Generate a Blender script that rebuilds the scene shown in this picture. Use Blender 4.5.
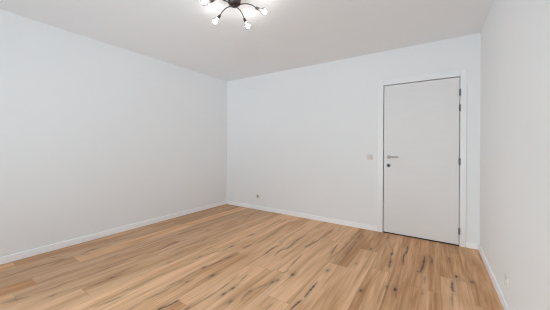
import bpy, bmesh, math, random
import numpy as np
from mathutils import Vector, Matrix

# ---------------------------------------------------------------- clearing
for o in list(bpy.data.objects):
    bpy.data.objects.remove(o, do_unlink=True)
C = bpy.context.scene.collection
scn = bpy.context.scene
PI = math.pi

# ---------------------------------------------------------------- room sizes (metres)
XL, XR = -3.635, 0.446          # left wall, right wall
YB, YF = 3.719, -1.00           # back wall with the door, front wall with the windows
H = 2.55
WT = 0.16                       # wall thickness

# ---------------------------------------------------------------- camera
cam_d = bpy.data.cameras.new('camera')
cam = bpy.data.objects.new('camera', cam_d)
C.objects.link(cam)
scn.camera = cam
cam_d.sensor_fit = 'HORIZONTAL'
cam_d.sensor_width = 36.0
cam_d.lens = 244.35 / 550 * 36.0
cam_d.shift_y = -(155.0 - 146.91) / 550.0
cam_d.clip_start = 0.02
yaw, roll = -0.57909, 0.0061
cy_, sy_ = math.cos(yaw), math.sin(yaw)
fw = Vector((sy_, cy_, 0)); rt0 = Vector((cy_, -sy_, 0)); up0 = Vector((0, 0, 1))
rt = rt0 * math.cos(roll) + up0 * math.sin(roll)
up = up0 * math.cos(roll) - rt0 * math.sin(roll)
M = Matrix((rt, up, -fw)).transposed().to_4x4()
M.translation = Vector((0, 0, 1.193))
cam.matrix_world = M

# ---------------------------------------------------------------- world: hazy sky, brightest in the west (-X), over a sunlit pale ground
SKY_WEST, SKY_EAST, GROUND = (5.6, 6.15, 6.5), (2.1, 2.4, 2.68), (3.2, 3.75, 4.33)
w = bpy.data.worlds.new('hazy_sky')
scn.world = w
w.use_nodes = True
nt = w.node_tree
nt.nodes.clear()
wo = nt.nodes.new('ShaderNodeOutputWorld')
bg = nt.nodes.new('ShaderNodeBackground'); bg.inputs['Strength'].default_value = 1.0
tc = nt.nodes.new('ShaderNodeTexCoord')
sx = nt.nodes.new('ShaderNodeSeparateXYZ')
nt.links.new(tc.outputs['Generated'], sx.inputs[0])
def ramp(sock, lo, hi):
    q = nt.nodes.new('ShaderNodeMapRange'); q.interpolation_type = 'SMOOTHSTEP'
    q.inputs['From Min'].default_value = lo; q.inputs['From Max'].default_value = hi
    nt.links.new(sock, q.inputs['Value']); return q.outputs[0]
def cmix(f, a, b_):
    q = nt.nodes.new('ShaderNodeMix'); q.data_type = 'RGBA'
    nt.links.new(f, q.inputs[0])
    for k_, v in ((6, a), (7, b_)):
        if isinstance(v, tuple): q.inputs[k_].default_value = (*v, 1)
        else: nt.links.new(v, q.inputs[k_])
    return q.outputs[2]
sky = cmix(ramp(sx.outputs['X'], -0.55, 0.0), SKY_WEST, SKY_EAST)
nt.links.new(cmix(ramp(sx.outputs['Z'], -0.04, 0.04), GROUND, sky), bg.inputs['Color'])
nt.links.new(bg.outputs[0], wo.inputs['Surface'])

# ---------------------------------------------------------------- view and exposure
scn.view_settings.view_transform = 'Standard'
scn.view_settings.look = 'None'
scn.view_settings.gamma = 1.0
scn.view_settings.use_curve_mapping = False
scn.view_settings.exposure = 0.0
scn.cycles.use_denoising = True
scn.cycles.filter_width = 1.15
scn.cycles.max_bounces = 24
scn.cycles.diffuse_bounces = 16
scn.cycles.transparent_max_bounces = 16
scn.cycles.sample_clamp_indirect = 8.0
BULB_POWER = 28.0

# windows, all unseen beside or behind the camera, side ones added to light the walls: wall, from, to (along the wall), sill height, head height
WINDOWS = [('front', -3.40, 0.20, 0.10, 2.42), ('left', -0.92, 0.25, 0.10, 2.42), ('right', -0.80, 1.10, 0.50, 2.40)]
def on_wall(wall, a, d):                         # plan point at a along the wall, d metres outside its inner face
    return {'front': (a, YF - d), 'left': (XL - d, a), 'right': (XR + d, a)}[wall]
for wall, a0, a1, z0, z1 in WINDOWS:             # daylight portals guide the sky light, they give none themselves
    ld = bpy.data.lights.new('window_portal', 'AREA')
    ld.shape = 'RECTANGLE'; ld.size = a1 - a0; ld.size_y = z1 - z0
    ld.cycles.is_portal = True
    lo = bpy.data.objects.new('window_portal', ld); C.objects.link(lo)
    lo.location = (*on_wall(wall, (a0 + a1) / 2, 0.02), (z0 + z1) / 2)
    lo.rotation_euler = (PI / 2, 0, {'front': 0, 'left': -PI / 2, 'right': PI / 2}[wall])   # faces into the room

# ---------------------------------------------------------------- helpers
def mat(name, col, rough=0.5, metal=0.0, spec=0.5):
    m = bpy.data.materials.new(name); m.use_nodes = True
    b = m.node_tree.nodes['Principled BSDF']
    b.inputs['Base Color'].default_value = (*col, 1)
    b.inputs['Roughness'].default_value = rough
    b.inputs['Metallic'].default_value = metal
    b.inputs['Specular IOR Level'].default_value = spec
    return m

def noise_mat(name, c1, c2, scale, rough, bump=0.0, stretch=(1, 1, 1), detail=4, spec=0.3, metal=0.0):
    """two close colours mixed by a noise, with a fine bump"""
    m = mat(name, c1, rough, metal, spec)
    n = m.node_tree.nodes; L = m.node_tree.links
    b = n['Principled BSDF']
    t = n.new('ShaderNodeTexCoord'); mp = n.new('ShaderNodeMapping'); mp.inputs['Scale'].default_value = stretch
    no = n.new('ShaderNodeTexNoise'); no.inputs['Scale'].default_value = scale; no.inputs['Detail'].default_value = detail
    mx = n.new('ShaderNodeMix'); mx.data_type = 'RGBA'
    mx.inputs['A'].default_value = (*c1, 1); mx.inputs['B'].default_value = (*c2, 1)
    L.new(t.outputs['Object'], mp.inputs['Vector']); L.new(mp.outputs[0], no.inputs['Vector'])
    L.new(no.outputs['Fac'], mx.inputs['Factor']); L.new(mx.outputs['Result'], b.inputs['Base Color'])
    if bump:
        n2 = n.new('ShaderNodeTexNoise'); n2.inputs['Scale'].default_value = 160; n2.inputs['Detail'].default_value = 3
        bp = n.new('ShaderNodeBump'); bp.inputs['Strength'].default_value = bump; bp.inputs['Distance'].default_value = 0.002
        L.new(t.outputs['Object'], n2.inputs['Vector'])
        L.new(n2.outputs['Fac'], bp.inputs['Height']); L.new(bp.outputs[0], b.inputs['Normal'])
    return m

def obj(name, bm, m, parent=None, smooth=False, origin=None):
    """links a bmesh as ONE mesh object; origin moves the object origin there"""
    me = bpy.data.meshes.new(name)
    if origin is not None:
        bmesh.ops.translate(bm, verts=bm.verts, vec=-Vector(origin))
    bmesh.ops.recalc_face_normals(bm, faces=bm.faces)
    bm.to_mesh(me); bm.free()
    if smooth:
        for p in me.polygons: p.use_smooth = True
        try: me.set_sharp_from_angle(angle=math.radians(40))
        except Exception: pass
    me.materials.append(m)
    o = bpy.data.objects.new(name, me); C.objects.link(o)
    if origin is not None: o.location = origin
    if parent:
        o.parent = parent
        if origin is not None: o.location = Vector(origin) - Vector(parent.location)
    return o

def box(bm, x0, x1, y0, y1, z0, z1, bev=0.0, seg=2):
    r = bmesh.ops.create_cube(bm, size=1)
    vs = r['verts']
    bmesh.ops.scale(bm, verts=vs, vec=(x1 - x0, y1 - y0, z1 - z0))
    bmesh.ops.translate(bm, verts=vs, vec=((x0 + x1) / 2, (y0 + y1) / 2, (z0 + z1) / 2))
    if bev:
        es = list({e for v in vs for e in v.link_edges})
        bmesh.ops.bevel(bm, geom=es, offset=bev, segments=seg, profile=0.5, affect='EDGES')

def lathe(bm, prof, origin, axis, n=28):
    """prof: (radius, distance along axis)"""
    ax = Vector(axis).normalized()
    a = ax.orthogonal().normalized(); b = ax.cross(a)
    rings = []
    for r, h in prof:
        c = Vector(origin) + ax * h
        if r < 1e-6: rings.append([bm.verts.new(c)])
        else: rings.append([bm.verts.new(c + a * (r * math.cos(2 * PI * k / n)) + b * (r * math.sin(2 * PI * k / n))) for k in range(n)])
    for p, q in zip(rings, rings[1:]):
        for k in range(n):
            k2 = (k + 1) % n
            if len(p) == 1 and len(q) == 1: continue
            if len(p) == 1: bm.faces.new((p[0], q[k], q[k2]))
            elif len(q) == 1: bm.faces.new((p[k], p[k2], q[0]))
            else: bm.faces.new((p[k], p[k2], q[k2], q[k]))
    for rg, flip in ((rings[0], 0), (rings[-1], 1)):
        if len(rg) > 2: bm.faces.new(rg)

def tube(bm, pts, r, n=12):
    """round tube through pts (r a number or one radius per point)"""
    P = [Vector(p) for p in pts]
    rs = r if isinstance(r, (list, tuple)) else [r] * len(P)
    prev = None; rings = []
    for i, p in enumerate(P):
        t = (P[min(i + 1, len(P) - 1)] - P[max(i - 1, 0)]).normalized()
        a = t.orthogonal().normalized() if prev is None else (prev - t * prev.dot(t)).normalized()
        prev = a; b = t.cross(a)
        rings.append([bm.verts.new(p + (a * math.cos(2 * PI * k / n) + b * math.sin(2 * PI * k / n)) * rs[i]) for k in range(n)])
    for p, q in zip(rings, rings[1:]):
        for k in range(n):
            bm.faces.new((p[k], p[(k + 1) % n], q[(k + 1) % n], q[k]))
    bm.faces.new(rings[0]); bm.faces.new(rings[-1])

def curve_pts(P, n=8):
    """Catmull-Rom through P"""
    P = [Vector(p) for p in P]; P = [P[0] * 2 - P[1]] + P + [P[-1] * 2 - P[-2]]
    out = []
    for i in range(1, len(P) - 2):
        for k in range(n):
            t = k / n
            out.append(0.5 * ((2 * P[i]) + (P[i + 1] - P[i - 1]) * t + (2 * P[i - 1] - 5 * P[i] + 4 * P[i + 1] - P[i + 2]) * t * t + (3 * P[i] - P[i - 1] - 3 * P[i + 1] + P[i + 2]) * t ** 3))
    out.append(P[-2]); return out

def thing(name, label, cat, loc=(0, 0, 0), group=None):
    o = bpy.data.objects.new(name, None); C.objects.link(o)
    o.empty_display_size = 0.1; o.location = loc
    o['label'] = label; o['category'] = cat
    if group: o['group'] = group
    return o

def structure(o, label=None):
    o['kind'] = 'structure'
    if label: o['label'] = label
    return o

def empty_structure(name, loc, label=None):
    o = bpy.data.objects.new(name, None); C.objects.link(o)
    o.empty_display_size = 0.1; o.location = loc
    return structure(o, label)

# ---------------------------------------------------------------- materials
M_WALL = noise_mat('matt_white_wall_paint', (0.845, 0.85, 0.85), (0.82, 0.825, 0.825), 2.2, 0.85, 0.12)
M_CEIL = noise_mat('white_ceiling_paint', (0.865, 0.88, 0.895), (0.84, 0.855, 0.87), 3.5, 0.9, 0.12)
M_TRIM = mat('white_satin_trim', (0.93, 0.945, 0.96), 0.32, 0, 0.4)
M_FRAME = mat('white_door_frame_paint', (0.855, 0.855, 0.85), 0.4, 0, 0.4)
M_DOOR = noise_mat('white_brushed_door_paint', (0.80, 0.785, 0.775), (0.755, 0.74, 0.73), 6, 0.45, 0.05, (0.5, 1, 7), 5, 0.35)
M_NICKEL = noise_mat('brushed_nickel', (0.55, 0.53, 0.50), (0.47, 0.45, 0.43), 40, 0.5, 0, (1, 1, 1), 2, 0.5, 1.0)
M_HINGE = noise_mat('dull_steel_hinge', (0.27, 0.26, 0.255), (0.22, 0.215, 0.21), 60, 0.5, 0, (1, 1, 1), 2, 0.5, 0.8)
M_DARK = mat('painted_gap_shade', (0.03, 0.027, 0.025), 0.8)  # near black painted in for the shade inside gaps and holes
M_BEIGE = noise_mat('cream_plastic', (0.71, 0.675, 0.625), (0.69, 0.655, 0.605), 30, 0.4)
M_CREAM = noise_mat('pale_cream_plastic', (0.76, 0.73, 0.685), (0.74, 0.71, 0.665), 30, 0.4)
M_WELL = noise_mat('brown_grey_plastic', (0.33, 0.28, 0.235), (0.30, 0.25, 0.21), 30, 0.5)
M_BRONZE = noise_mat('dark_bronze_metal', (0.10, 0.08, 0.075), (0.06, 0.05, 0.048), 25, 0.28, 0, (1, 1, 1), 3, 0.5, 0.85)

def glow_mat(name, col, strength):
    m = bpy.data.materials.new(name); m.use_nodes = True
    b = m.node_tree.nodes['Principled BSDF']
    b.inputs['Base Color'].default_value = (*col, 1)
    b.inputs['Emission Color'].default_value = (*col, 1); b.inputs['Emission Strength'].default_value = strength
    return m

def thin_glass(name, tint, haze):
    """thin clear shell: straight-through light, a mirror rim by Fresnel and a little frosting"""
    m = bpy.data.materials.new(name); m.use_nodes = True
    n = m.node_tree.nodes; L = m.node_tree.links; n.clear()
    out = n.new('ShaderNodeOutputMaterial')
    tr = n.new('ShaderNodeBsdfTransparent'); tr.inputs[0].default_value = (*tint, 1)
    gl = n.new('ShaderNodeBsdfGlossy'); gl.inputs['Roughness'].default_value = 0.03
    tl = n.new('ShaderNodeBsdfTranslucent'); tl.inputs[0].default_value = (0.95, 0.93, 0.9, 1)
    fr = n.new('ShaderNodeFresnel'); fr.inputs[0].default_value = 1.45
    m1 = n.new('ShaderNodeMixShader'); m2 = n.new('ShaderNodeMixShader'); m1.inputs[0].default_value = haze
    L.new(tr.outputs[0], m1.inputs[1]); L.new(tl.outputs[0], m1.inputs[2])
    L.new(fr.outputs[0], m2.inputs[0]); L.new(m1.outputs[0], m2.inputs[1]); L.new(gl.outputs[0], m2.inputs[2])
    L.new(m2.outputs[0], out.inputs['Surface'])
    return m
M_BULB = thin_glass('bulb_glass', (1, 0.985, 0.97), 0.05)
M_PANE = thin_glass('window_glass', (0.97, 0.985, 0.98), 0.0)
M_GLOW = glow_mat('lit_filament', (1.0, 0.98, 0.955), BULB_POWER)

# ---------------------------------------------------------------- room shell
def wbox(b, wall, a0, a1, d0, d1, z0, z1, bev=0.0):      # box given along a wall
    p, q = on_wall(wall, a0, d0), on_wall(wall, a1, d1)
    box(b, min(p[0], q[0]), max(p[0], q[0]), min(p[1], q[1]), max(p[1], q[1]), z0, z1, bev)
def wall_with_windows(wall, a0, a1):
    b = bmesh.new(); a = a0
    for w_, q0, q1, z0, z1 in sorted(x for x in WINDOWS if x[0] == wall):
        wbox(b, wall, a, q0, 0, WT, -0.1, H + 0.1)
        wbox(b, wall, q0, q1, 0, WT, -0.1, z0); wbox(b, wall, q0, q1, 0, WT, z1, H + 0.1); a = q1
    wbox(b, wall, a, a1, 0, WT, -0.1, H + 0.1)
    structure(obj('wall_' + wall, b, M_WALL))
wall_with_windows('left', YF - WT, YB + WT)
wall_with_windows('right', YF - WT, YB + WT)
wall_with_windows('front', XL, XR)
for i, (wall, a0, a1, z0, z1) in enumerate(WINDOWS):
    am = (a0 + a1) / 2; t = 0.055; og = (*on_wall(wall, am, 0), z0)
    wn = empty_structure('window_%d' % (i + 1), og)
    b = bmesh.new(); d = (0.06, 0.12)
    wbox(b, wall, a0, a0 + t, *d, z0, z1, .004); wbox(b, wall, a1 - t, a1, *d, z0, z1, .004)
    wbox(b, wall, a0 + t, a1 - t, *d, z0, z0 + t, .004); wbox(b, wall, a0 + t, a1 - t, *d, z1 - t, z1, .004)
    wbox(b, wall, am - .03, am + .03, *d, z0 + t, z1 - t, .004)
    structure(obj('window_frame', b, M_FRAME, wn, origin=og))
    b = bmesh.new(); wbox(b, wall, a0 + t - .01, a1 - t + .01, 0.086, 0.094, z0 + t - .01, z1 - t + .01)
    structure(obj('window_pane', b, M_PANE, wn, origin=og))
    b = bmesh.new(); wbox(b, wall, a0 - .03, a1 + .03, -0.03, 0.06, z0 - .025, z0, .006)
    structure(obj('window_sill', b, M_TRIM, wn, origin=og))
b = bmesh.new(); box(b, XL, XR, YF, YB, H, H + 0.1)
structure(obj('ceiling', b, M_CEIL))

# back wall, with the door opening
DX0, DX1, DZ = -0.602, 0.252, 2.060          # gap line round the door leaf
OX0, OX1, OZ = DX0 - 0.03, DX1 + 0.03, DZ + 0.03
b = bmesh.new()
box(b, XL, OX0, YB, YB + WT, -0.1, H + 0.1)
box(b, OX1, XR, YB, YB + WT, -0.1, H + 0.1)
box(b, OX0, OX1, YB, YB + WT, OZ, H + 0.1)
structure(obj('wall_back', b, M_WALL))

# unseen slab added outside above the front window to block sky light
b = bmesh.new(); box(b, XL - 0.6, XR + 0.6, YF - WT - 2.2, YF - WT, 2.62, 2.82)
structure(obj('sky_block_slab', b, M_WALL))

# skirting boards: flat face, thin rounded lip on top
SK, ST = 0.072, 0.014
def skirting(name, segs):
    b = bmesh.new()
    for (x0, x1, y0, y1) in segs:
        box(b, x0, x1, y0, y1, 0, SK, 0.004, 3)
    return structure(obj(name, b, M_TRIM))
AX0, AX1, AZ = -0.680, 0.320, 2.146           # outer edge of the door architrave
skirting('baseboard_left', [(XL, XL + ST, YF, YB)])
skirting('baseboard_back', [(XL + ST, AX0, YB - ST, YB), (AX1, XR - ST, YB - ST, YB)])
skirting('baseboard_right', [(XR - ST, XR, YF, YB)])
skirting('baseboard_front', [(XL + ST, XR - ST, YF, YF + ST)])

# ---------------------------------------------------------------- floor: laminate boards along the room's length
BW, BX, BL = 0.193, 0.048, 1.40       # board width, one seam, board length
# one end joint of a column of boards (the others follow one board length apart); tone of single boards with light falloff painted in, darker left and by the door (column, from y, to y, tone)
ENDS = {0: 2.75, 1: 2.39, -5: 2.43, -4: 2.97, -6: 1.615, -10: 2.08, -9: 1.176, -17: 1.01}
TONE_AND_SHADE = [(0, 2.75, 4, -.55), (0, 1, 2.75, .0), (1, 2.4, 4, -.25), (1, 0, 2.4, -.1), (-1, 0, 4, -.15), (-2, 0, 4, -.25), (-3, 0, 4, -.1), (-4, 2.97, 4, -.5), (-4, 1, 2.97, .35),
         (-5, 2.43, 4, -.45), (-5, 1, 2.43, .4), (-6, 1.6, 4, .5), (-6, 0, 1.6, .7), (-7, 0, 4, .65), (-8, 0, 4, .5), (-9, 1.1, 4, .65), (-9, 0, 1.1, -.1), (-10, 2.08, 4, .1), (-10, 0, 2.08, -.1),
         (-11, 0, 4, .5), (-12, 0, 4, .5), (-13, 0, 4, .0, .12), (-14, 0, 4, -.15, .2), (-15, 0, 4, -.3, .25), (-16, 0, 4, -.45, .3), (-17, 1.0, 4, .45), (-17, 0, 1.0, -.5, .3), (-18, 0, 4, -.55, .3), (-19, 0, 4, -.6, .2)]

STROKES = [
    (0.5, [(-3.272, 0.491), (-3.256, 0.569), (-3.278, 0.694), (-3.269, 0.8), (-3.226, 0.936)]),
    (0.3, [(-3.081, 0.462), (-3.073, 0.528), (-3.078, 0.631)]),
    (0.6, [(-2.711, 0.407), (-2.707, 0.457), (-2.698, 0.499), (-2.678, 0.55)]),
    (0.45, [(-2.688, 0.594), (-2.667, 0.705), (-2.68, 0.785), (-2.664, 0.959)]),
    (0.3, [(-2.535, 0.67), (-2.529, 0.741), (-2.505, 0.902)]),
    (0.25, [(-2.863, 0.632), (-2.894, 0.788), (-2.924, 1.053)]),
    (0.3, [(-2.874, 0.431), (-2.877, 0.522), (-2.856, 0.667)]),
    (0.45, [(-2.689, 0.891), (-2.668, 0.985), (-2.668, 1.123), (-2.672, 1.309)]),
    (0.35, [(-2.493, 0.85), (-2.436, 0.943), (-2.441, 1.048), (-2.479, 1.155), (-2.49, 1.283)]),
    (0.3, [(-2.131, 1.007), (-2.1, 1.09), (-2.123, 1.254), (-2.106, 1.405)]),
    (0.5, [(-2.105, 0.789), (-2.079, 0.888), (-2.066, 0.976)]),
    (0.35, [(-1.88, 1.045), (-1.867, 1.117), (-1.852, 1.207)]),
    (0.95, [(-1.682, 1.043), (-1.661, 1.108), (-1.656, 1.182)]),
    (0.5, [(-1.519, 1.154), (-1.505, 1.224), (-1.494, 1.393), (-1.504, 1.573), (-1.524, 1.724)]),
    (0.4, [(-1.877, 1.163), (-1.89, 1.284), (-1.887, 1.363), (-1.902, 1.506), (-1.904, 1.64), (-1.866, 1.851)]),
    (0.4, [(-1.43, 1.422), (-1.418, 1.532), (-1.464, 1.782)]),
    (0.4, [(-1.254, 1.439), (-1.272, 1.581)]),
    (0.28, [(-2.102, 1.302), (-2.098, 1.487), (-2.065, 1.717)]),
    (1.0, [(-0.879, 1.568), (-0.873, 1.646), (-0.864, 1.711)]),
    (0.9, [(-0.86, 1.751), (-0.862, 1.87), (-0.865, 2.032)]),
    (0.45, [(-1.255, 1.438), (-1.274, 1.539), (-1.268, 1.579), (-1.241, 1.673), (-1.191, 1.798)]),
    (0.5, [(-1.199, 1.978), (-1.175, 2.06)]),
    (0.5, [(-1.443, 1.651), (-1.456, 1.769)]),
    (0.4, [(-1.032, 1.472), (-1.028, 1.554)]),
    (0.3, [(-1.186, 1.986), (-1.209, 2.293)]),
    (0.4, [(-0.272, 2.278), (-0.251, 2.158)]),
    (0.8, [(-0.381, 2.85), (-0.378, 2.662)]),
    (0.6, [(-0.272, 2.924), (-0.263, 2.799)]),
    (0.3, [(-0.272, 2.278), (-0.279, 2.559)]),
    (0.9, [(-0.085, 3.05), (-0.099, 2.829), (-0.109, 2.738)]),
    (0.8, [(-0.136, 2.728), (-0.102, 2.735)]),
    (0.5, [(-0.274, 2.922), (-0.259, 2.802)]),
    (0.85, [(0.139, 2.72), (0.13, 2.591), (0.134, 2.508)]),
    (0.45, [(0.134, 2.508), (0.121, 2.407), (0.117, 2.239)]),
    (0.4, [(-0.078, 2.409), (-0.074, 2.302)]),
    (0.4, [(-0.073, 2.662), (-0.069, 2.533)]),
    (0.4, [(-3.412, 0.868), (-3.375, 0.925)]),
    (0.5, [(-3.167, 0.806), (-3.236, 0.927), (-3.211, 1.059), (-3.291, 1.209), (-3.281, 1.356)]),
    (0.5, [(-2.892, 1.181), (-2.897, 1.344)]),
    (0.3, [(-2.714, 1.052), (-2.692, 1.433)]),
    (0.25, [(-3.339, 1.471), (-3.315, 1.762)]),
    (0.4, [(-3.501, 2.319), (-3.479, 2.449)]),
    (0.6, [(-2.676, 1.476), (-2.643, 1.628), (-2.683, 1.8), (-2.681, 1.913), (-2.652, 2.012)]),
    (0.5, [(-2.487, 1.69), (-2.493, 1.869), (-2.448, 2.052), (-2.47, 2.203)]),
    (0.4, [(-2.898, 1.429), (-2.936, 1.853), (-2.899, 2.172), (-2.885, 2.572), (-2.893, 2.817)]),
    (0.3, [(-3.255, 1.604), (-3.293, 2.026)]),
    (0.5, [(-1.914, 1.476), (-1.902, 1.641), (-1.867, 1.759), (-1.854, 1.909), (-1.843, 2.052)]),
    (0.4, [(-2.123, 1.774), (-2.071, 1.949), (-2.034, 2.054), (-2.066, 2.36)]),
    (0.6, [(-2.034, 2.054), (-2.028, 2.17)]),
    (0.7, [(-2.09, 2.536), (-2.056, 2.671)]),
    (0.4, [(-2.716, 3.477), (-2.619, 3.176), (-2.547, 3.007)]),
    (0.35, [(-2.934, 2.45), (-2.913, 2.757), (-2.923, 3.145)]),
    (0.5, [(-1.861, 2.186), (-1.864, 2.357)]),
    (0.3, [(-2.075, 2.696), (-2.085, 3.029), (-2.128, 3.751)]),
    (0.3, [(-1.843, 2.497), (-1.869, 2.837), (-1.94, 3.421)]),
    (0.65, [(-2.074, 2.512), (-2.06, 2.67)]),
    (0.8, [(-1.892, 2.216), (-1.858, 2.344)]),
    (0.9, [(-1.571, 2.185), (-1.588, 2.355), (-1.588, 2.515)]),
    (0.7, [(-1.463, 2.234), (-1.481, 2.4), (-1.445, 2.507), (-1.468, 2.867), (-1.458, 3.094)]),
    (0.7, [(-1.295, 2.636), (-1.274, 2.727), (-1.243, 2.985)]),
    (0.45, [(-1.196, 2.03), (-1.211, 2.221), (-1.229, 2.441)]),
    (0.45, [(-1.607, 2.544), (-1.622, 2.833), (-1.64, 3.306)]),
    (0.3, [(-1.858, 2.344), (-1.825, 2.591), (-1.865, 3.064)]),
    (0.6, [(-1.291, 2.631), (-1.26, 2.747), (-1.242, 3.067), (-1.24, 3.504)]),
    (0.85, [(-0.966, 2.626), (-0.98, 2.774), (-0.988, 2.942)]),
    (0.5, [(-1.485, 2.39), (-1.456, 2.566), (-1.476, 2.771), (-1.458, 3.068)]),
    (0.5, [(-0.937, 2.501), (-0.902, 2.772), (-0.895, 3.067), (-0.882, 3.578)]),
    (0.55, [(-0.833, 2.618), (-0.824, 3.18), (-0.871, 3.626)]),
    (0.7, [(-0.403, 3.154), (-0.395, 2.929), (-0.384, 2.714)]),
    (0.9, [(-0.27, 3.387), (-0.263, 3.195), (-0.281, 3.03), (-0.265, 2.815)]),
    (0.3, [(-0.518, 3.51), (-0.419, 3.143)]),
    (0.5, [(-0.821, 2.449), (-0.815, 2.77), (-0.833, 3.518)]),
    (0.85, [(-0.088, 3.157), (-0.09, 2.973), (-0.103, 2.762)]),
    (0.6, [(-0.051, 3.231), (-0.019, 3.086), (-0.026, 3.037)]),
    (0.5, [(0.143, 3.439), (0.198, 3.476)]),
    (0.5, [(0.13, 3.28), (0.138, 3.126)]),
    (0.4, [(0.423, 3.602), (0.422, 3.361)]),
    (0.3, [(0.34, 3.351), (0.335, 3.174)]),
]
KNOTS = [
    (0.5, -2.745, 0.468),
    (0.55, -2.538, 0.661),
    (0.75, -2.441, 1.048),
    (0.5, -2.436, 0.943),
    (0.9, -1.682, 1.045),
    (0.7, -1.519, 1.154),
    (0.95, -1.418, 1.532),
    (0.85, -1.425, 1.431),
    (0.7, -1.31, 1.389),
    (0.9, -1.715, 1.578),
    (0.7, -1.904, 1.64),
    (0.6, -1.821, 1.382),
    (0.5, -1.88, 1.358),
    (0.5, -1.89, 1.284),
    (1, -1.105, 2.005),
    (0.65, -1.171, 1.843),
    (0.75, -1.191, 1.798),
    (0.7, -1.268, 1.579),
    (0.7, -0.862, 2.259),
    (1, -0.509, 2.1),
    (0.6, -0.338, 2.278),
    (1.2, -0.272, 2.278),
    (0.7, -0.019, 3.028),
    (1, 0.174, 2.821),
    (1, 0.286, 2.784),
    (0.5, -3.245, 0.929),
    (0.6, -3.288, 1.211),
    (0.5, -3.193, 1.13),
    (0.6, -2.687, 1.859),
    (0.6, -2.712, 2.396),
    (0.6, -2.123, 1.774),
    (0.8, -2.028, 2.17),
    (0.8, -1.85, 1.93),
    (0.95, -1.902, 1.641),
    (0.5, -2.278, 1.512),
    (0.35, -2.208, 1.964),
    (0.8, -2.028, 2.157),
    (0.5, -0.806, 3.399),
    (0.85, -0.623, 3.028),
    (0.5, -0.802, 3.389),
    (0.6, -0.509, 3.517),
    (1, -0.398, 3.025),
    (0.4, -0.67, 2.563),
    (0.5, -0.126, 2.73),
    (0.7, -0.019, 3.086),
]

rng = random.Random(11)
V = []; Fc = []; UV = []; TONE = []; RND = []; GREY = []; base = 0
x_lo, x_hi = XL, XR
k0 = math.floor((x_lo - BX) / BW); k1 = math.ceil((x_hi - BX) / BW)
y_lo = YF
for k in range(k0, k1):
    xa, xb = max(BX + k * BW, x_lo), min(BX + (k + 1) * BW, x_hi)
    if xb - xa < 1e-4: continue
    e = ENDS.get(k, rng.uniform(0.2, 1.6))
    while e > y_lo: e -= BL
    ys = [y_lo]
    while e < YB:
        if e > y_lo + 1e-3: ys.append(e)
        e += BL
    ys.append(YB)
    for ya, yb in zip(ys, ys[1:]):
        near = yb > 0.7                               # fine mesh where the grain of the boards can be seen
        nx = max(2, int(round((xb - xa) / (0.004 if near else 0.05))) + 1); ny = max(2, int(round((yb - ya) / (0.011 if near else 0.1))) + 1)
        gx = np.linspace(xa, xb, nx); gy = np.linspace(ya, yb, ny)
        X, Y = np.meshgrid(gx, gy)
        V.append(np.stack([X.ravel(), Y.ravel(), np.zeros(X.size)], 1))
        UV.append(np.stack([(X.ravel() - (BX + k * BW)), np.minimum(Y.ravel() - ya, yb - Y.ravel())], 1))
        ym = (ya + yb) / 2
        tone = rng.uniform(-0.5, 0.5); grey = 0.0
        for (kk, q0, q1, tv, *gv) in TONE_AND_SHADE:
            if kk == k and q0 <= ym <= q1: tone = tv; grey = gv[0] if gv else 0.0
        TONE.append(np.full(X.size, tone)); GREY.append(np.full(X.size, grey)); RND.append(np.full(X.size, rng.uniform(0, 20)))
        ii = (np.arange(ny - 1)[:, None] * nx + np.arange(nx - 1)[None, :]).ravel() + base
        Fc.append(np.stack([ii, ii + 1, ii + 1 + nx, ii + nx], 1))
        base += X.size
V = np.concatenate(V); Fc = np.concatenate(Fc); UV = np.concatenate(UV); TONE = np.concatenate(TONE); GREY = np.concatenate(GREY); RND = np.concatenate(RND)
MARK = np.zeros(len(V)); PX, PY = V[:, 0], V[:, 1]
def stamp(x, y, sx_, sy_, s):
    i = np.where((abs(PX - x) < 3 * sx_) & (abs(PY - y) < 3 * sy_))[0]
    g = s * np.exp(-0.5 * ((PX[i] - x) / sx_) ** 2 - 0.5 * ((PY[i] - y) / sy_) ** 2)
    MARK[i] = np.maximum(MARK[i], g)
for s, pts in STROKES:                 # cracks and dark heartwood lines in the boards
    pts = curve_pts([(x, y, 0) for x, y in pts], 6)
    nseg = len(pts) - 1; wob = [rng.uniform(0.55, 1.15) for _ in range(nseg)]
    for j, (p, q) in enumerate(zip(pts, pts[1:])):
        u = (j + 0.5) / nseg; wd = 0.0049 * wob[j] * (0.55 + 0.45 * math.sin(PI * u)) / 0.8; sj = s * (0.75 + 0.3 * wob[j]) * min(1.0, 0.55 + 2.5 * min(u, 1 - u))
        lo = (min(p.x, q.x) - .06, min(p.y, q.y) - .06); hi = (max(p.x, q.x) + .06, max(p.y, q.y) + .06)
        i = np.where((PX > lo[0]) & (PX < hi[0]) & (PY > lo[1]) & (PY < hi[1]))[0]
        d = q - p; L2 = max(d.x * d.x + d.y * d.y, 1e-9)
        t = np.clip(((PX[i] - p.x) * d.x + (PY[i] - p.y) * d.y) / L2, 0, 1)
        dd = np.hypot(PX[i] - p.x - t * d.x, PY[i] - p.y - t * d.y)
        g = sj * (0.9 * np.exp(-0.5 * (dd / wd) ** 2) + 0.2 * np.exp(-0.5 * (dd / 0.016) ** 2))
        MARK[i] = np.maximum(MARK[i], g)
for s, x, y in KNOTS:
    stamp(x, y, 0.0105, 0.024, 1.05 * s); stamp(x, y, 0.020, 0.060, 0.34 * s)
me = bpy.data.meshes.new('floor')
me.vertices.add(len(V)); me.vertices.foreach_set('co', V.astype(np.float32).ravel())
me.loops.add(Fc.size); me.loops.foreach_set('vertex_index', Fc.astype(np.int32).ravel())
me.polygons.add(len(Fc)); me.polygons.foreach_set('loop_start', np.arange(0, Fc.size, 4, dtype=np.int32))
me.update(calc_edges=True)
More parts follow.
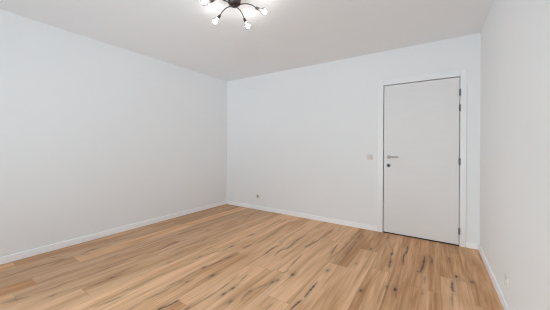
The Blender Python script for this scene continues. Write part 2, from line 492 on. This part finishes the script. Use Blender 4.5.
for nm, arr in (('tone', TONE), ('grey', GREY), ('board', RND), ('mark', MARK), ('across', UV[:, 0]), ('end', UV[:, 1])):
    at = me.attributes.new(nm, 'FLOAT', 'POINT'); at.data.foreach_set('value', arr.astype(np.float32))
floor = bpy.data.objects.new('floor', me); C.objects.link(floor); structure(floor, 'oak laminate floor of knotty boards running towards the door wall')

def floor_material():
    m = bpy.data.materials.new('oak_laminate'); m.use_nodes = True
    n = m.node_tree.nodes; L = m.node_tree.links; bs = n['Principled BSDF']
    def attr(a):
        q = n.new('ShaderNodeAttribute'); q.attribute_name = a; return q.outputs['Fac']
    def math_(op, a, b_=None, c=None, clamp=False):
        q = n.new('ShaderNodeMath'); q.operation = op; q.use_clamp = clamp
        for i, v in enumerate((a, b_, c)):
            if v is None: continue
            if isinstance(v, (int, float)): q.inputs[i].default_value = v
            else: L.new(v, q.inputs[i])
        return q.outputs[0]
    def mix(f, a, b_):
        q = n.new('ShaderNodeMix'); q.data_type = 'RGBA'
        for key, v in (('Factor', f), ('A', a), ('B', b_)):
            s_ = q.inputs[key] if key == 'Factor' else [i for i in q.inputs if i.name == key and i.type == 'RGBA'][0]
            if isinstance(v, tuple): s_.default_value = (*v, 1)
            elif isinstance(v, (int, float)): s_.default_value = v
            else: L.new(v, s_)
        return [o for o in q.outputs if o.type == 'RGBA'][0]
    tcn = n.new('ShaderNodeTexCoord'); sp = n.new('ShaderNodeSeparateXYZ'); L.new(tcn.outputs['Object'], sp.inputs[0])
    bd = attr('board')
    def grain(sx_, sy_, detail, dist):
        cb = n.new('ShaderNodeCombineXYZ')
        L.new(math_('MULTIPLY', sp.outputs['X'], sx_), cb.inputs[0]); L.new(math_('MULTIPLY', sp.outputs['Y'], sy_), cb.inputs[1]); L.new(bd, cb.inputs[2])
        no = n.new('ShaderNodeTexNoise'); no.inputs['Scale'].default_value = 1; no.inputs['Detail'].default_value = detail
        no.inputs['Distortion'].default_value = dist; L.new(cb.outputs[0], no.inputs['Vector'])
        return no.outputs['Fac']
    broad = grain(11, 0.9, 3, 0.6)
    mid = grain(38, 1.6, 4, 0.8)
    fine = grain(120, 4, 3, 0.2)
    f = math_('ADD', math_('MULTIPLY', math_('SUBTRACT', broad, 0.5), 1.8), 0.5)
    f = math_('ADD', f, math_('MULTIPLY', math_('SUBTRACT', mid, 0.5), 1.15))
    f = math_('ADD', f, math_('MULTIPLY', math_('SUBTRACT', fine, 0.5), 0.7))
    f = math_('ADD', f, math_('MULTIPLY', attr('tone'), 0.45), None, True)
    col = mix(f, C_DARK, C_LIGHT)
    # greyish mineral streaks
    gs = math_('MULTIPLY', math_('SUBTRACT', grain(16, 0.7, 2, 1.0), 0.58), 3.0, None, True)
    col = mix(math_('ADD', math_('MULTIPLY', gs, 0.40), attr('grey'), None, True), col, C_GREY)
    # long narrow dark streaks of grain
    st = math_('MULTIPLY', math_('SUBTRACT', grain(55, 1.1, 3, 1.2), 0.59), 7.0, None, True)
    col = mix(math_('MULTIPLY', st, 0.42), col, C_STREAK)
    # knots and cracks
    mk = math_('MULTIPLY', attr('mark'), math_('ADD', 0.5, math_('MULTIPLY', grain(70, 14, 3, 0.5), 0.95)), None, True)
    col = mix(math_('POWER', mk, 1.0), col, C_KNOT)
    # seams between boards (open joints, narrow and darker)
    ac = attr('across')
    edge = math_('MINIMUM', math_('MINIMUM', ac, math_('SUBTRACT', BW, ac)), attr('end'))
    sm = math_('SUBTRACT', 1.0, math_('MULTIPLY', edge, 1 / 0.0035), None, True)
    col = mix(math_('MULTIPLY', sm, 0.45), col, C_SEAM)
    L.new(col, bs.inputs['Base Color'])
    bs.inputs['Roughness'].default_value = 0.50
    bs.inputs['Specular IOR Level'].default_value = 0.2
    bp = n.new('ShaderNodeBump'); bp.inputs['Strength'].default_value = 0.12; bp.inputs['Distance'].default_value = 0.002
    L.new(fine, bp.inputs['Height']); L.new(bp.outputs[0], bs.inputs['Normal'])
    return m
C_STREAK = (0.30, 0.17, 0.10)
C_DARK, C_LIGHT, C_GREY, C_KNOT, C_SEAM = (0.48, 0.235, 0.10), (0.85, 0.54, 0.32), (0.52, 0.39, 0.285), (0.095, 0.048, 0.030), (0.28, 0.16, 0.09)
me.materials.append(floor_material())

# ---------------------------------------------------------------- door in the back wall
door = empty_structure('door_1', ((DX0 + DX1) / 2, YB, 0), 'flush white door with steel lever handle in a plain white frame')
AP = 0.018                                     # architrave stands proud of the wall
b = bmesh.new()                                # architrave and lining
FY0, FY1 = YB - AP, YB + 0.0
g, gr = 0.010, 0.007                           # shadow gaps round the leaf (hinge side narrower)
box(b, AX0, DX0 - g / 2, FY0, FY1 + .002, 0, AZ, .003)
box(b, DX1 + gr / 2, AX1, FY0, FY1 + .002, 0, AZ, .006)
box(b, DX0 - g / 2, DX1 + gr / 2, FY0, FY1 + .002, DZ + g / 2, AZ, .003)
box(b, OX0, DX0 - g / 2, FY1, YB + WT, 0, OZ); box(b, DX1 + gr / 2, OX1, FY1, YB + WT, 0, OZ)
box(b, DX0 - g / 2, DX1 + gr / 2, FY1, YB + WT, DZ + g / 2, OZ)
box(b, DX0 - g / 2, DX0 + .02, YB + .055, YB + .075, 0, DZ); box(b, DX1 - .02, DX1 + gr / 2, YB + .055, YB + .075, 0, DZ)   # stops
structure(obj('door_frame', b, M_FRAME, door, origin=((DX0 + DX1) / 2, YB, 0)))
LY0, LY1 = YB - 0.011, YB + 0.031              # leaf
b = bmesh.new(); box(b, DX0 + g / 2, DX1 - gr / 2, LY0, LY1, 0.017, DZ - g / 2, .0015)
leaf = obj('door_leaf', b, M_DOOR, door, origin=((DX0 + DX1) / 2, YB, 0)); structure(leaf)
b = bmesh.new(); box(b, OX0, OX1, YB + .12, YB + WT - .002, -0.01, OZ)  # dark panel added to stand for the unlit corridor behind the leaf
structure(obj('dark_corridor_panel', b, M_DARK, door, origin=((DX0 + DX1) / 2, YB, 0)))
# dark strip painted for the shade in the gap under the leaf
b = bmesh.new(); box(b, DX0 - g / 2, DX1 + gr / 2, YB - .002, YB + .12, -.008, 0.002)
structure(obj('under_door_shade', b, M_DARK, door, origin=((DX0 + DX1) / 2, YB, 0)))
# lever handle
HX, HZ = -0.534, 1.063
b = bmesh.new()
lathe(b, [(0, 0), (.026, 0), (.026, .006), (.023, .009), (.011, .009), (.0095, .012), (.0095, .045)], (HX, LY0, HZ), (0, -1, 0), 32)
tube(b, curve_pts([(HX, LY0 - .040, HZ), (HX + .006, LY0 - .049, HZ), (HX + .03, LY0 - .052, HZ), (HX + .075, LY0 - .052, HZ + .001), (HX + .122, LY0 - .050, HZ + .001)], 6), .0092, 14)
hd = structure(obj('door_handle', b, M_NICKEL, door, True, origin=(HX, LY0, HZ)))
hd['label'] = 'brushed steel lever handle'
KX, KZ = -0.536, 0.945
b = bmesh.new()
lathe(b, [(0, 0), (.026, 0), (.026, .006), (.023, .009), (.012, .009), (.011, .006), (0, .006)], (KX, LY0, KZ), (0, -1, 0), 32)
kr = structure(obj('keyhole_plate', b, M_HINGE, door, True, origin=(KX, LY0, KZ)))
b = bmesh.new()
lathe(b, [(0, 0), (.0105, 0), (.0105, .004), (0, .004)], (KX, LY0 - .006, KZ + .003), (0, -1, 0), 20)
box(b, KX - .004, KX + .004, LY0 - .0102, LY0 - .005, KZ - .020, KZ + .002)
kh = structure(obj('keyhole', b, M_DARK)); kh.parent = kr; kh.matrix_parent_inverse = Matrix.Translation((-KX, -LY0, -KZ))
# hinges
for hz in (1.868, 1.681, 1.028, 0.185):
    b = bmesh.new()
    hx = DX1 + .003
    lathe(b, [(0, -.044), (.003, -.044), (.006, -.040), (.0078, -.038), (.0078, -.0125), (.0068, -.012), (.0078, -.0115), (.0078, .0125), (.0068, .013), (.0078, .0135), (.0078, .038), (.006, .040), (.003, .044), (0, .044)], (hx, FY0 - .005, hz), (0, 0, 1), 20)
    box(b, hx - .013, hx - .003, LY0 - .0025, LY0 + .001, hz - .036, hz + .036, .0008)
    structure(obj('door_hinge', b, M_HINGE, door, True, origin=(hx, FY0, hz)))

# ---------------------------------------------------------------- light switch
SX, SZ = -0.789, 1.056
sw = thing('light_switch', 'cream square light switch on the white wall left of the door', 'light switch', (SX, YB, SZ))
b = bmesh.new(); box(b, SX - .041, SX + .041, YB - .009, YB, SZ - .041, SZ + .041, .003, 3)
obj('switch_plate', b, M_CREAM, sw, True, origin=(SX, YB, SZ))
b = bmesh.new(); box(b, SX - .029, SX + .029, YB - .014, YB - .008, SZ - .029, SZ + .029, .003, 3)
for v in b.verts:
    if v.co.y < YB - .011: v.co.y -= .002 * (v.co.z - SZ) / .029
obj('rocker', b, M_BEIGE, sw, True, origin=(SX, YB, SZ))

# ---------------------------------------------------------------- wall sockets
def socket(label, c, nrm, mats):
    """plate with a round recessed well, two contact holes and the earth pin; c on the wall, nrm into the room"""
    t = thing('wall_socket', label, 'power socket', c)
    nv = Vector(nrm); up_ = Vector((0, 0, 1)); side = up_.cross(nv)
    R = Matrix((side, -nv, up_)).transposed().to_4x4()      # local x = side, local -y = out of the wall
    def put(name, b, m, par, smooth=True):
        bmesh.ops.transform(b, matrix=R, verts=b.verts)
        return obj(name, b, m, par, smooth)
    b = bmesh.new()                                         # plate with a round hole: ring lofted from square to circle
    n = 48; hw, hr, th = .041, .025, .010
    def sq(a, h):
        c_, s_ = math.cos(a), math.sin(a); e = 8
        r = h / ((abs(c_) ** e + abs(s_) ** e) ** (1 / e)); return c_ * r, s_ * r
    rows = []
    for (kind, rad, y) in (('s', hw, 0), ('s', hw, -th + .003), ('s', hw - .003, -th), ('c', hr + .002, -th), ('c', hr, -th + .001), ('c', hr - .001, -.002), ('c', 0.0001, -.002)):
        rows.append([b.verts.new((*( (sq(2 * PI * k / n, rad)) if kind == 's' else (rad * math.cos(2 * PI * k / n), rad * math.sin(2 * PI * k / n))), 0)) for k in range(n)])
        for v in rows[-1]: v.co = Vector((v.co.x, y, v.co.y))
    for p, q in zip(rows, rows[1:]):
        for k in range(n): b.faces.new((p[k], p[(k + 1) % n], q[(k + 1) % n], q[k]))
    b.faces.new(rows[0]); b.faces.new(rows[-1])
    put('socket_plate', b, mats[0], t)
    b = bmesh.new()
    lathe(b, [(.0238, 0), (.0238, .0015), (0, .0015)], (0, -.0021, 0), (0, -1, 0), 40)
    for s in (-1, 1): lathe(b, [(.0036, 0), (.0036, .0008), (.0026, .0008), (.0026, .0003), (0, .0003)], (s * .0095, -.0036, 0), (0, -1, 0), 16)
    ins = put('socket_well', b, mats[1], t)
    b = bmesh.new(); lathe(b, [(.0024, 0), (.0024, .008), (.0015, .0095), (0, .0095)], (0, -.003, .0105), (0, -1, 0), 16)
    put('earth_pin', b, M_NICKEL, t)
    return t
socket('small beige wall socket low on the back wall near the left corner', (-2.815, YB, 0.253), (0, -1, 0), (M_CREAM, M_WELL))
socket('pale cream wall socket low on the right wall beside the skirting', (XR, 2.412, 0.230), (-1, 0, 0), (M_CREAM, M_CREAM))

# ---------------------------------------------------------------- ceiling lamp with five curved arms
LX, LY = -1.537, 1.657
lamp = thing('ceiling_lamp', 'dark bronze ceiling lamp with five curved arms and lit globe bulbs', 'ceiling lamp', (LX, LY, H))
b = bmesh.new()
lathe(b, [(0, 0), (.060, 0), (.061, .006), (.059, .022), (.057, .050), (.052, .062), (.042, .071), (.026, .076), (.015, .077), (.014, .083), (.009, .088), (0, .089)], (LX, LY, H), (0, 0, -1), 40)
obj('canopy', b, M_BRONZE, lamp, True, origin=(LX, LY, H))
for i in range(5):
    a = 3.055 + i * 2 * PI / 5
    d = Vector((math.cos(a), math.sin(a), 0))
    def P(r, z): return Vector((LX, LY, z)) + d * r
    S0, S1 = P(.199, 2.456), P(.275, 2.420)
    ax = (S1 - S0).normalized()
    b = bmesh.new()
    tube(b, curve_pts([P(.046, H - .064), P(.080, H - .056), P(.125, H - .057), P(.168, H - .073), S0], 7), .0045, 12)
    arm = obj('arm', b, M_BRONZE, lamp, True, origin=(LX, LY, H))
    b = bmesh.new()
    lathe(b, [(0, -.006), (.007, -.006), (.011, -.001), (.0125, .006), (.0125, .022), (.0135, .023), (.0135, .030), (.011, .031), (0, .031)], S0, ax, 24)
    h = obj('lamp_holder', b, M_BRONZE, arm, True)
    h.location = Vector((0, 0, 0)); h.matrix_parent_inverse = Matrix.Translation(-Vector((LX, LY, H)))
    b = bmesh.new()
    GR = .032; cen = .084; prof = [(.0095, .028), (.0105, .040), (.013, .052)]
    for j in range(15):
        th = math.radians(150 - j * 10.5)
        prof.append((GR * math.sin(th), cen + GR * math.cos(th)))
    prof.append((0, cen + GR))
    lathe(b, prof, S0, ax, 28)
    bulb = obj('bulb', b, M_BULB, lamp, True, origin=(LX, LY, H))
    b = bmesh.new()
    lathe(b, [(0, .063), (.008, .0655), (.0145, .071), (.0185, .078), (.0198, .085), (.0185, .092), (.0145, .0985), (.008, .103), (0, .105)], S0, ax, 20)
    f_ = obj('filament', b, M_GLOW, bulb, True)
    f_.matrix_parent_inverse = Matrix.Translation(-Vector((LX, LY, H)))
